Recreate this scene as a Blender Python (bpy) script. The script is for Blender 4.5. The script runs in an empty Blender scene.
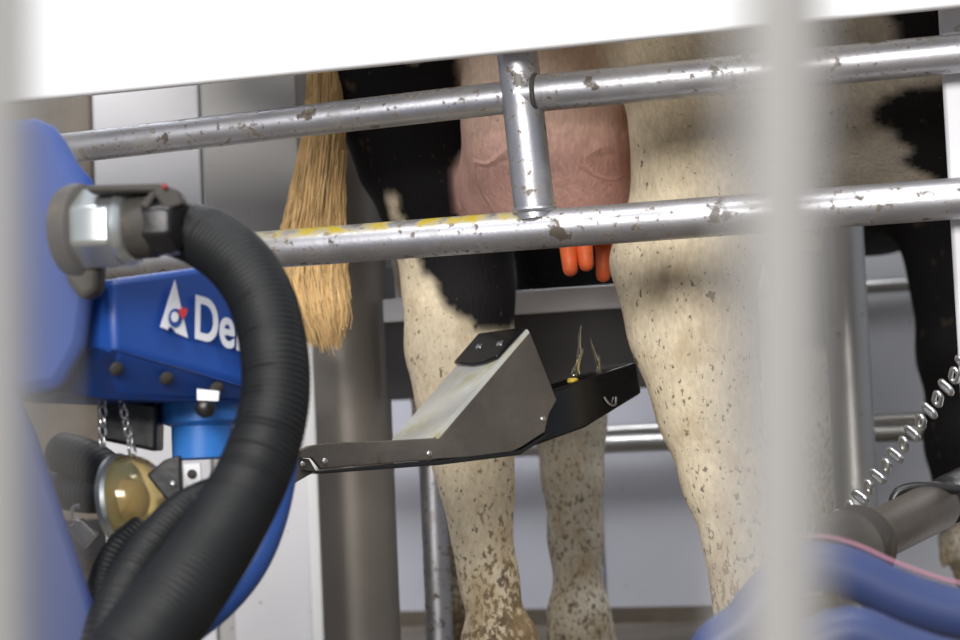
import bpy, math, random
import numpy as np
from mathutils import Vector, Matrix, noise
random.seed(7); np.random.seed(7)
sc = bpy.context.scene
col = sc.collection
V = Vector
# ------------------------------------------------------------------ camera
F = 2000.0
H = 0.40
pitch = math.atan(120 / F); roll = math.radians(2.5)
CAM = V((0, 0, H))
_f = V((0, math.cos(pitch), math.sin(pitch)))
_u = V((0, -math.sin(pitch), math.cos(pitch)))
_r = V((1, 0, 0))
CR = _r * math.cos(roll) - _u * math.sin(roll)
CU = _u * math.cos(roll) + _r * math.sin(roll)
cd = bpy.data.cameras.new('camera'); cam = bpy.data.objects.new('camera', cd); col.objects.link(cam)
m = Matrix((CR, CU, -_f)).transposed().to_4x4(); m.translation = CAM
cam.matrix_world = m
cd.sensor_width = 36; cd.lens = 75; cd.clip_start = 0.02
cd.dof.use_dof = True; cd.dof.focus_distance = 2.02; cd.dof.aperture_fstop = 7.6
sc.camera = cam
sc.view_settings.view_transform = 'Standard'; sc.view_settings.look = 'None'
sc.view_settings.exposure = 0.0; sc.view_settings.gamma = 1.0

def ray(px, py): return _f + CR * ((px - 480) / F) + CU * ((320 - py) / F)
def P(px, py, Y):                       # point at depth Y along world y
    d = ray(px, py); return CAM + d * (Y / d.y)
def onp(px, py, pt, n):                 # point on a plane
    d = ray(px, py); return CAM + d * ((pt - CAM).dot(n) / d.dot(n))
LA = V((.958, -.287, 0)).normalized()   # lane direction (rails)
LB = V((.287, .958, 0)).normalized()    # across the lane, away
def L(px, py, t): return onp(px, py, LB * t, LB)
def lane(s, t, z): return LA * s + LB * t + V((0, 0, z))

# ------------------------------------------------------------------ objects
def wloc(o):
    l = V((0, 0, 0))
    while o: l = l + o.location; o = o.parent
    return l
def props(o, label=None, cat=None, group=None, kind=None):
    if label: o['label'] = label
    if cat: o['category'] = cat
    if group: o['group'] = group
    if kind: o['kind'] = kind
    return o
def empty(name, loc, label, cat, group=None):
    o = bpy.data.objects.new(name, None); o.location = loc; o.empty_display_size = .02
    col.objects.link(o); return props(o, label, cat, group)
def mk(name, vs, fs, mat, parent=None, smooth=False, bevel=0, at=None, sharp=None):
    base = wloc(parent) if parent else (V(at) if at is not None else V((0, 0, 0)))
    me = bpy.data.meshes.new(name)
    me.from_pydata([tuple(V(v) - base) for v in vs], [], fs); me.update()
    import bmesh
    bm = bmesh.new(); bm.from_mesh(me); bmesh.ops.recalc_face_normals(bm, faces=bm.faces); bm.to_mesh(me); bm.free()
    if smooth:
        me.polygons.foreach_set('use_smooth', [True] * len(me.polygons))
        me.set_sharp_from_angle(angle=math.radians(sharp or 40))
    me.materials.append(mat)
    o = bpy.data.objects.new(name, me); col.objects.link(o)
    if parent: o.parent = parent
    elif at is not None: o.location = base
    if bevel:
        b = o.modifiers.new('b', 'BEVEL'); b.width = bevel; b.segments = 3; b.limit_method = 'ANGLE'; b.angle_limit = math.radians(30)
        me.polygons.foreach_set('use_smooth', [True] * len(me.polygons)); me.set_sharp_from_angle(angle=math.radians(35))
    return o
class G:
    def __init__(s): s.v = []; s.f = []
    def add(s, vs, fs):
        n = len(s.v); s.v += [V(v) for v in vs]; s.f += [[i + n for i in f] for f in fs]; return s
    def mk(s, name, mat, parent=None, **k): return mk(name, s.v, s.f, mat, parent, **k)
def prism(poly, ext):                   # polygon of 3d points extruded by vector
    n = len(poly); vs = list(poly) + [p + ext for p in poly]
    fs = [list(range(n)), list(range(n, 2 * n))[::-1]]
    fs += [[i, (i + 1) % n, n + (i + 1) % n, n + i] for i in range(n)]
    return vs, fs
def frame(d):
    d = d.normalized(); a = V((0, 0, 1)) if abs(d.z) < .9 else V((1, 0, 0))
    x = d.cross(a).normalized(); return x, x.cross(d).normalized(), d
def lathe(p0, d, prof, n=32, flat=False):         # prof: list of (dist along d, radius)
    x, y, d = frame(d); vs = []; fs = []
    for (h, r) in prof:
        for i in range(n):
            a = 2 * math.pi * (i + (.5 if flat else 0)) / n
            vs.append(p0 + d * h + (x * math.cos(a) + y * math.sin(a)) * max(r, 1e-5))
    m_ = len(prof)
    for j in range(m_ - 1):
        for i in range(n):
            k = (i + 1) % n; fs.append([j * n + i, j * n + k, (j + 1) * n + k, (j + 1) * n + i])
    fs.append(list(range(n))[::-1]); fs.append([(m_ - 1) * n + i for i in range(n)])
    return vs, fs
def cyl(a, b, r, n=32, r2=None):
    d = b - a; return lathe(a, d, [(0, r), (d.length, r if r2 is None else r2)], n)
def tube(a, b, r, wall=.003, n=40):     # hollow pipe with open ends
    d = b - a; l = d.length; x, y, dd = frame(d); vs = []; fs = []
    prof = [(0, r), (l, r), (l, r - wall), (0, r - wall)]
    for (h, q) in prof:
        for i in range(n):
            an = 2 * math.pi * i / n; vs.append(a + dd * h + (x * math.cos(an) + y * math.sin(an)) * q)
    for j in range(4):
        for i in range(n):
            k = (i + 1) % n; J = (j + 1) % 4; fs.append([j * n + i, j * n + k, J * n + k, J * n + i])
    return vs, fs
def spline(pts, step):                  # catmull-rom through pts (V, r) -> resampled
    out = []; P_ = [pts[0]] + list(pts) + [pts[-1]]
    for i in range(1, len(P_) - 2):
        p0, p1, p2, p3 = P_[i - 1], P_[i], P_[i + 1], P_[i + 2]
        n = max(2, int((p2[0] - p1[0]).length / step))
        for k in range(n):
            t = k / n
            def c(a, b, c_, d): return 0.5 * ((2 * b) + (c_ - a) * t + (2 * a - 5 * b + 4 * c_ - d) * t * t + (3 * b - a - 3 * c_ + d) * t ** 3)
            out.append((V([c(p0[0][q], p1[0][q], p2[0][q], p3[0][q]) for q in range(3)]), c(p0[1], p1[1], p2[1], p3[1])))
    out.append(pts[-1]); return out
def sweep(pts, step=.004, n=28, rib=0, period=.004):
    s = spline(pts, step); vs = []; fs = []; L_ = 0; prev = None; x = None
    for i, (p, r) in enumerate(s):
        d = (s[min(i + 1, len(s) - 1)][0] - s[max(i - 1, 0)][0]).normalized()
        if x is None: x = frame(d)[0]
        x = (x - d * x.dot(d)).normalized(); y = d.cross(x)
        if i: L_ += (p - s[i - 1][0]).length
        rr = r + rib * (0.5 + .5 * math.cos(2 * math.pi * L_ / period)) ** .7 if rib else r
        for k in range(n):
            a = 2 * math.pi * k / n; vs.append(p + (x * math.cos(a) + y * math.sin(a)) * rr)
    for j in range(len(s) - 1):
        for k in range(n):
            q = (k + 1) % n; fs.append([j * n + k, j * n + q, (j + 1) * n + q, (j + 1) * n + k])
    fs.append(list(range(n))[::-1]); fs.append([(len(s) - 1) * n + i for i in range(n)])
    return vs, fs
def box(c, ax, ay, az):                 # centre and three half vectors
    vs = [c + ax * i + ay * j + az * k for i in (-1, 1) for j in (-1, 1) for k in (-1, 1)]
    return vs, [[0, 1, 3, 2], [4, 6, 7, 5], [0, 4, 5, 1], [2, 3, 7, 6], [0, 2, 6, 4], [1, 5, 7, 3]]

# ------------------------------------------------------------------ materials
def N(nt, t, **k):
    n = nt.nodes.new(t)
    for a, b in k.items():
        if a in n.inputs.keys(): n.inputs[a].default_value = b
        else: setattr(n, a, b)
    return n
def mat(name, c, rough=.5, metal=0, spots=None, bump=0, bscale=60, stretch=(1, 1, 1), var=0, vscale=8, coat=0, **kw):
    """spots: list of (colour, scale, threshold, softness, strength)"""
    M = bpy.data.materials.new(name); M.use_nodes = True; nt = M.node_tree; b = nt.nodes['Principled BSDF']
    b.inputs['Roughness'].default_value = rough; b.inputs['Metallic'].default_value = metal
    b.inputs['Coat Weight'].default_value = coat
    for k, v in kw.items(): b.inputs[k.replace('_', ' ')].default_value = v
    tc = N(nt, 'ShaderNodeTexCoord'); mp = N(nt, 'ShaderNodeMapping'); mp.inputs['Scale'].default_value = stretch
    nt.links.new(tc.outputs['Object'], mp.inputs[0])
    rgb = N(nt, 'ShaderNodeRGB'); rgb.outputs[0].default_value = (*c, 1); cur = rgb.outputs[0]
    if var:
        n1 = N(nt, 'ShaderNodeTexNoise', Scale=vscale, Detail=5); nt.links.new(mp.outputs[0], n1.inputs[0])
        mr = N(nt, 'ShaderNodeMapRange'); mr.inputs[1].default_value = .3; mr.inputs[2].default_value = .7
        mr.inputs[3].default_value = 1 - var; mr.inputs[4].default_value = 1 + var; nt.links.new(n1.outputs[0], mr.inputs[0])
        vm = N(nt, 'ShaderNodeVectorMath', operation='SCALE'); nt.links.new(cur, vm.inputs[0]); nt.links.new(mr.outputs[0], vm.inputs[3]); cur = vm.outputs[0]
    rsock = None
    for (sc_, s, th, soft, st) in (spots or []):
        n2 = N(nt, 'ShaderNodeTexNoise', Scale=s, Detail=6, Roughness=.6); nt.links.new(tc.outputs['Object'], n2.inputs[0])
        mr = N(nt, 'ShaderNodeMapRange'); mr.inputs[1].default_value = th; mr.inputs[2].default_value = th + soft
        mr.inputs[4].default_value = st; nt.links.new(n2.outputs[0], mr.inputs[0])
        mx = N(nt, 'ShaderNodeMix', data_type='RGBA'); nt.links.new(mr.outputs[0], mx.inputs[0]); nt.links.new(cur, mx.inputs[6])
        mx.inputs[7].default_value = (*sc_, 1); cur = mx.outputs[2]
        if metal:
            mm = N(nt, 'ShaderNodeMath', operation='MULTIPLY_ADD'); nt.links.new(mr.outputs[0], mm.inputs[0]); mm.inputs[1].default_value = -1
            if rsock is None: mm.inputs[2].default_value = metal
            else: nt.links.new(rsock, mm.inputs[2])
            mm.use_clamp = True; rsock = mm.outputs[0]
    if rsock: nt.links.new(rsock, b.inputs['Metallic'])
    nt.links.new(cur, b.inputs['Base Color'])
    if bump:
        n3 = N(nt, 'ShaderNodeTexNoise', Scale=bscale, Detail=6); nt.links.new(mp.outputs[0], n3.inputs[0])
        bp = N(nt, 'ShaderNodeBump', Strength=bump, Distance=.01); nt.links.new(n3.outputs[0], bp.inputs['Height']); nt.links.new(bp.outputs[0], b.inputs['Normal'])
    return M
DIRT = (.055, .035, .014)
M = {}
M['rail'] = mat('galvanised_steel', (.47, .47, .50), .40, .85, spots=[(DIRT, 36, .60, .05, .9), ((.10, .065, .025), 100, .585, .05, .8), ((.16, .13, .08), 12, .54, .12, .4)], bump=.03, bscale=200, var=.12, vscale=20)
M['steel'] = mat('brushed_steel', (.50, .49, .47), .38, .85, spots=[(DIRT, 30, .66, .03, .6)], bump=.05, bscale=150, var=.1)
M['steel_dull'] = mat('dull_steel_plate', (.17, .15, .13), .45, .6, spots=[((.05, .035, .02), 18, .56, .1, .75)], bump=.08, bscale=120, var=.25, vscale=14)
M['steel_light'] = mat('pale_steel_plate', (.72, .73, .70), .35, .2, spots=[((.42, .38, .12), 14, .5, .18, .7), ((.75, .75, .75), 40, .62, .06, .5)], bump=.06, bscale=90, var=.1)
M['column'] = mat('stainless_column', (.24, .215, .19), .45, .35, spots=[((.12, .09, .06), 14, .62, .1, .5)], bump=.04, bscale=30, var=.1)
M['panel_grey'] = mat('grey_sheet_steel', (.46, .45, .44), .5, .15, spots=[((.2, .15, .09), 26, .66, .03, .6)], var=.06)
M['panel_light'] = mat('pale_grey_sheet', (.68, .68, .71), .5, .1, spots=[((.3, .22, .13), 30, .67, .03, .6)], var=.05)
M['white'] = mat('white_enamel', (.86, .87, .88), .3, 0)
M['wall'] = mat('blue_grey_partition', (.66, .66, .72), .6, 0, spots=[((.09, .07, .06), 55, .70, .015, .8)], var=.08, vscale=3)
M['wallhi'] = mat('pale_wall', (.68, .68, .70), .6, 0, spots=[((.09, .07, .06), 55, .70, .015, .8)], var=.05, vscale=3)
M['darkrub'] = mat('dark_rubber_sheet', (.035, .032, .034), .6, 0, spots=[((.10, .09, .09), 8, .6, .2, .5)], bump=.1, bscale=30)
M['floor'] = mat('wet_brown_concrete', (.14, .115, .085), .6, 0, spots=[((.06, .045, .03), 5, .5, .15, .7)], bump=.3, bscale=25, var=.2)
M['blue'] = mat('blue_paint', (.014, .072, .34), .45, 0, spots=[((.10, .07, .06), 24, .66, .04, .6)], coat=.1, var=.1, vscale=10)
M['blue_matt'] = mat('matt_blue_casting', (.012, .055, .26), .6, 0, spots=[((.05, .05, .06), 20, .66, .06, .5)], var=.1, Specular_IOR_Level=.3)
M['blue2'] = mat('light_blue_paint', (.04, .22, .68), .4, 0, var=.08)
M['navy'] = mat('shaded_blue_paint', (.012, .045, .20), .45, 0, spots=[((.04, .035, .04), 12, .55, .12, .6)])  # forearm blue with the shadow of its lower facet in the colour
M['navy2'] = mat('dark_blue_paint', (.008, .03, .15), .6, 0, spots=[((.04, .035, .04), 12, .6, .12, .4)])
M['black'] = mat('black_plastic', (.014, .014, .015), .3, 0, bump=.05, bscale=80)
M['gloss'] = mat('wet_black_rubber', (.006, .006, .007), .16, 0)
M['hose'] = mat('black_corrugated_hose', (.008, .009, .010), .55, 0, Specular_IOR_Level=.35, spots=[((.22, .17, .10), 9, .70, .03, .6)], var=.2, vscale=12)
M['blue3'] = mat('faded_blue_hose', (.04, .06, .16), .45, 0)
M['bluehose'] = mat('blue_hose', (.02, .075, .30), .35, 0)
M['nut'] = mat('zinc_plated_nut', (.62, .66, .66), .3, .85, spots=[((.15, .10, .06), 22, .62, .08, .8)], var=.1)
M['iron'] = mat('grimy_iron', (.05, .045, .04), .7, 0, spots=[((.12, .09, .06), 20, .55, .1, .6)], bump=.2, bscale=40)
M['chain'] = mat('chain_steel', (.62, .62, .62), .28, .95)
M['whitep'] = mat('white_print', (.85, .86, .9), .4)
M['redp'] = mat('red_print', (.7, .05, .06), .4)
M['darkred'] = mat('dull_red_plastic', (.25, .03, .03), .6)
M['yellow'] = mat('yellow_plastic', (.75, .55, .05), .4)
M['pink'] = mat('pink_highlight', (.42, .20, .27), .4)
M['teat'] = mat('teat_skin', (.72, .13, .035), .4, 0, var=.15, vscale=60)
M['hoof'] = mat('hoof_horn', (.05, .04, .03), .5, 0, bump=.2)
M['post'] = mat('pale_painted_bar', (.29, .285, .28), .55, 0)
M['hair'] = mat('blond_tail_hair', (.90, .63, .30), .5, 0, var=.25, vscale=30, stretch=(3, 3, .4))
M['gold'] = mat('amber_fluid', (.42, .34, .20), .25, 0)
mg = mat('amber_clear_plastic', (.95, .82, .50), .08, 0, Transmission_Weight=.92); M['amber'] = mg
mw = mat('water', (.95, .88, .65), .12, 0, Transmission_Weight=1.0); mw.node_tree.nodes['Principled BSDF'].inputs['IOR'].default_value = 1.33; M['water'] = mw

# lower rail: yellow slurry on top side
def yellow_rail():
    M_ = M['rail'].copy(); M_.name = 'steel_with_yellow_film'; nt = M_.node_tree; b = nt.nodes['Principled BSDF']
    src = b.inputs['Base Color'].links[0].from_socket
    tc = N(nt, 'ShaderNodeTexCoord'); sp = N(nt, 'ShaderNodeSeparateXYZ'); nt.links.new(tc.outputs['Object'], sp.inputs[0])
    ns = N(nt, 'ShaderNodeTexNoise', Scale=55, Detail=6); nt.links.new(tc.outputs['Object'], ns.inputs[0])
    def rng(sock, a, b_, lo=0, hi=1):
        r = N(nt, 'ShaderNodeMapRange', interpolation_type='SMOOTHSTEP'); r.inputs[1].default_value = a; r.inputs[2].default_value = b_; r.inputs[3].default_value = lo; r.inputs[4].default_value = hi
        nt.links.new(sock, r.inputs[0]); return r.outputs[0]
    def mul(a, c):
        q = N(nt, 'ShaderNodeMath', operation='MULTIPLY'); nt.links.new(a, q.inputs[0]); nt.links.new(c, q.inputs[1]); return q.outputs[0]
    k = mul(mul(rng(sp.outputs[0], YX0 - .08, YX0 + .02), rng(sp.outputs[0], YX1 - .03, YX1 + .06, 1, 0)), rng(sp.outputs[2], .006, .013))
    k = mul(k, rng(ns.outputs[0], .36, .62))
    mx = N(nt, 'ShaderNodeMix', data_type='RGBA'); nt.links.new(k, mx.inputs[0]); nt.links.new(src, mx.inputs[6]); mx.inputs[7].default_value = (.42, .32, .03, 1)
    nt.links.new(mx.outputs[2], b.inputs['Base Color'])
    msrc = b.inputs['Metallic'].links[0].from_socket; kk = N(nt, 'ShaderNodeMath', operation='SUBTRACT', use_clamp=True)
    nt.links.new(msrc, kk.inputs[0]); nt.links.new(k, kk.inputs[1]); nt.links.new(kk.outputs[0], b.inputs['Metallic'])
    return M_

# coat material: painted attribute gives the coat pattern, spots of dirt by noise
def coat_mat(name):
    M_ = bpy.data.materials.new(name); M_.use_nodes = True; nt = M_.node_tree; b = nt.nodes['Principled BSDF']
    at = N(nt, 'ShaderNodeAttribute', attribute_name='coat'); dt = N(nt, 'ShaderNodeAttribute', attribute_name='dirt')
    sk = N(nt, 'ShaderNodeAttribute', attribute_name='skin')
    tc = N(nt, 'ShaderNodeTexCoord'); mp = N(nt, 'ShaderNodeMapping'); mp.inputs['Scale'].default_value = (1, 1, .45); mp.inputs['Rotation'].default_value = (0, .35, 0)
    nt.links.new(tc.outputs['Object'], mp.inputs[0])
    hair = N(nt, 'ShaderNodeTexNoise', Scale=240, Detail=4); nt.links.new(mp.outputs[0], hair.inputs[0])
    hair2 = N(nt, 'ShaderNodeTexNoise', Scale=60, Detail=5); nt.links.new(mp.outputs[0], hair2.inputs[0])
    def mr(s, a, b_, lo, hi):
        r = N(nt, 'ShaderNodeMapRange'); r.inputs[1].default_value = a; r.inputs[2].default_value = b_; r.inputs[3].default_value = lo; r.inputs[4].default_value = hi
        nt.links.new(s, r.inputs[0]); return r.outputs[0]
    v1 = N(nt, 'ShaderNodeVectorMath', operation='SCALE'); nt.links.new(at.outputs['Color'], v1.inputs[0]); nt.links.new(mr(hair.outputs[0], .3, .7, .88, 1.08), v1.inputs[3])
    v2 = N(nt, 'ShaderNodeVectorMath', operation='SCALE'); nt.links.new(v1.outputs[0], v2.inputs[0]); nt.links.new(mr(hair2.outputs[0], .3, .7, .92, 1.05), v2.inputs[3])
    cur = v2.outputs[0]
    # dirt speckles in three sizes, more where the attribute is high
    for (s, c, add, mp_) in ((85, (.06, .042, .028), -.035, (1, 1, .75)), (170, (.14, .09, .045), -.02, (1, 1, .6)), (26, (.40, .27, .12), .10, (1, 1, .7))):
        mq = N(nt, 'ShaderNodeMapping'); mq.inputs['Scale'].default_value = mp_; nt.links.new(tc.outputs['Object'], mq.inputs[0])
        n_ = N(nt, 'ShaderNodeTexNoise', Scale=s, Detail=5, Roughness=.6); nt.links.new(mq.outputs[0], n_.inputs[0])
        th = N(nt, 'ShaderNodeMath', operation='MULTIPLY_ADD'); nt.links.new(dt.outputs['Fac'], th.inputs[0]); th.inputs[1].default_value = {85: .17, 170: .20}.get(s, .30); nt.links.new(n_.outputs[0], th.inputs[2])
        f = mr(th.outputs[0], .66 - add if s != 26 else .725 - add, (.70 - add) if s != 26 else .775 - add + (.22 if s == 26 else 0), 0, .8 if s != 26 else .6)
        mx = N(nt, 'ShaderNodeMix', data_type='RGBA'); nt.links.new(f, mx.inputs[0]); nt.links.new(cur, mx.inputs[6]); mx.inputs[7].default_value = (*c, 1); cur = mx.outputs[2]
    nt.links.new(cur, b.inputs['Base Color'])
    nt.links.new(mr(sk.outputs['Fac'], 0, 1, .75, .48), b.inputs['Roughness'])
    b.inputs['Specular IOR Level'].default_value = .25
    b.inputs['Subsurface Weight'].default_value = 0
    bp = N(nt, 'ShaderNodeBump', Strength=.35, Distance=.004); nt.links.new(hair.outputs[0], bp.inputs['Height'])
    wv = N(nt, 'ShaderNodeTexNoise', Scale=8, Detail=1, Distortion=.8); nt.links.new(tc.outputs['Object'], wv.inputs[0])
    ab = N(nt, 'ShaderNodeMath', operation='SUBTRACT'); nt.links.new(wv.outputs[0], ab.inputs[0]); ab.inputs[1].default_value = .5
    ab2 = N(nt, 'ShaderNodeMath', operation='ABSOLUTE'); nt.links.new(ab.outputs[0], ab2.inputs[0])
    vein = mr(ab2.outputs[0], 0, .04, 1, 0)
    vm = N(nt, 'ShaderNodeMath', operation='MULTIPLY'); nt.links.new(vein, vm.inputs[0]); nt.links.new(sk.outputs['Fac'], vm.inputs[1])
    bp2 = N(nt, 'ShaderNodeBump', Strength=.30, Distance=.006); nt.links.new(vm.outputs[0], bp2.inputs['Height']); nt.links.new(bp.outputs[0], bp2.inputs['Normal'])
    nt.links.new(bp2.outputs[0], b.inputs['Normal'])
    return M_
M['coat'] = coat_mat('cow_coat')

# ------------------------------------------------------------------ implicit body modeller
class Field:
    def __init__(s, lo, hi, h):
        s.lo = np.array(lo, float); s.h = h
        s.n = np.ceil((np.array(hi) - s.lo) / h).astype(int) + 1
        s.d = np.full(tuple(s.n), 10.0, np.float32)
    def _blend(s, lo, hi, fn, k, sub=False):
        a = np.clip(np.floor((lo - s.lo) / s.h).astype(int), 0, s.n); b = np.clip(np.ceil((hi - s.lo) / s.h).astype(int) + 1, 0, s.n)
        if (b <= a).any(): return
        ax = [s.lo[i] + s.h * np.arange(a[i], b[i]) for i in range(3)]
        X, Y, Z = np.meshgrid(*ax, indexing='ij')
        q = fn(X, Y, Z).astype(np.float32)
        sl = tuple(slice(a[i], b[i]) for i in range(3)); d = s.d[sl]
        if sub:
            q = -q; h = np.maximum(k - np.abs(d - q), 0) / k; s.d[sl] = np.maximum(d, q) + h * h * k * .25
        else:
            h = np.maximum(k - np.abs(d - q), 0) / k; s.d[sl] = np.minimum(d, q) - h * h * k * .25
    def cone(s, p1, r1, p2, r2, k=.03, sy=1.0, sub=False):
        fn = cone_fn(p1, r1, p2, r2, sy)
        r = max(r1, r2) * max(1, sy) + k + .02
        s._blend(np.minimum(p1, p2) - r, np.maximum(p1, p2) + r, fn, k, sub)
    def chain(s, pts, k=.03, sy=1.0):
        for (a, ra), (b, rb) in zip(pts[:-1], pts[1:]): s.cone(np.array(a), ra, np.array(b), rb, k, sy)
    def ell(s, c, r, k=.05, ry=0, rz=0, sub=False):
        fn = ell_fn(c, r, ry, rz); R = max(r) + k + .02
        s._blend(np.array(c) - R, np.array(c) + R, fn, k, sub)
    def mesh(s):
        d = s.d; n = d.shape; ins = d < 0
        cc = np.zeros((n[0] - 1, n[1] - 1, n[2] - 1), np.int8)
        for i in (0, 1):
            for j in (0, 1):
                for k in (0, 1): cc += ins[i:n[0] - 1 + i, j:n[1] - 1 + j, k:n[2] - 1 + k]
        act = (cc > 0) & (cc < 8)
        idx = -np.ones(act.shape, np.int64); C = np.argwhere(act); idx[act] = np.arange(len(C))
        acc = np.zeros((len(C), 3)); cnt = np.zeros(len(C))
        for ax in range(3):
            o = [q for q in range(3) if q != ax]
            for u in (0, 1):
                for w in (0, 1):
                    off = np.zeros(3, int); off[o[0]] = u; off[o[1]] = w; A = C + off; B = A.copy(); B[:, ax] += 1
                    da = d[tuple(A.T)]; db = d[tuple(B.T)]; cr = (da < 0) != (db < 0)
                    t = np.where(cr, da / (da - db + 1e-12), 0); p = (C + off).astype(float); p[:, ax] += t
                    acc[cr] += p[cr]; cnt[cr] += 1
        vs = acc / cnt[:, None] * s.h + s.lo
        fs = []
        for ax in range(3):
            o = [(1, 2), (2, 0), (0, 1)][ax]
            a = [slice(None)] * 3; b = [slice(None)] * 3; a[ax] = slice(0, n[ax] - 1); b[ax] = slice(1, n[ax])
            E = np.argwhere(ins[tuple(a)] != ins[tuple(b)])
            E = E[(E[:, o[0]] > 0) & (E[:, o[1]] > 0) & (E[:, o[0]] < n[o[0]] - 1) & (E[:, o[1]] < n[o[1]] - 1)]
            sg = ins[tuple(E.T)]
            q = []
            for (u, w) in ((0, 0), (1, 0), (1, 1), (0, 1)):
                Q = E.copy(); Q[:, o[0]] -= u; Q[:, o[1]] -= w; q.append(idx[tuple(Q.T)])
            q = np.stack(q, 1); q[~sg] = q[~sg][:, ::-1]; fs.append(q)
        return vs, np.concatenate(fs)
def cone_fn(p1, r1, p2, r2, sy=1.0):
    p1 = np.array(p1, float); p2 = np.array(p2, float)
    def fn(X, Y, Z):
        a = p1 / np.array([1, sy, 1]); b = p2 / np.array([1, sy, 1]); ba = b - a; L2 = max((ba ** 2).sum(), 1e-9)
        x, y, z = X - a[0], Y / sy - a[1], Z - a[2]
        t = np.clip((x * ba[0] + y * ba[1] + z * ba[2]) / L2, 0, 1)
        return (np.sqrt((x - ba[0] * t) ** 2 + (y - ba[1] * t) ** 2 + (z - ba[2] * t) ** 2) - (r1 + (r2 - r1) * t)) * min(1, sy)
    return fn
def ell_fn(c, r, ry=0, rz=0):
    cy, sy_, cz, sz = math.cos(ry), math.sin(ry), math.cos(rz), math.sin(rz)
    def fn(X, Y, Z):
        x, y, z = X - c[0], Y - c[1], Z - c[2]
        x, y = x * cz + y * sz, -x * sz + y * cz
        x, z = x * cy + z * sy_, -x * sy_ + z * cy
        k0 = np.sqrt((x / r[0]) ** 2 + (y / r[1]) ** 2 + (z / r[2]) ** 2); k1 = np.sqrt((x / r[0] ** 2) ** 2 + (y / r[1] ** 2) ** 2 + (z / r[2] ** 2) ** 2) + 1e-9
        return k0 * (k0 - 1) / k1
    return fn
def inpoly(x, z, poly):
    r = np.zeros(len(x), bool); n = len(poly)
    for i in range(n):
        (x1, z1), (x2, z2) = poly[i], poly[(i + 1) % n]
        c = ((z1 > z) != (z2 > z)) & (x < (x2 - x1) * (z - z1) / ((z2 - z1) or 1e-9) + x1); r ^= c
    return r
def vnoise(vs, s, seed=0):
    return np.array([noise.noise((v[0] * s + seed, v[1] * s, v[2] * s)) for v in vs])

def add_leg(f, pts, k=.035, sy=.85, hoof=True, fwd=.0):
    """pts: list of (point, radius) hip..fetlock. adds pastern, two claws and dewclaws"""
    f.chain(pts, k, sy)
    p, r = pts[-1]; p = np.array(p)
    f.ell(p, (r * 1.18, r * 1.05, r * 1.15), .02)
    pa = np.array([p[0] + .045, p[1], p[2] - .085])
    f.cone(p, r * 1.0, pa, r * .98, .02)
    for s in (-1, 1):
        c = np.array([pa[0] + .02, pa[1] + s * .024, .032])
        f.ell(c, (.058, .026, .042), .012)
        f.ell(c + np.array([.022, 0, -.006]), (.05, .023, .03), .008)
        f.ell(p + np.array([-r * .95, s * .02, -.03]), (.014, .012, .018), .008)

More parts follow.
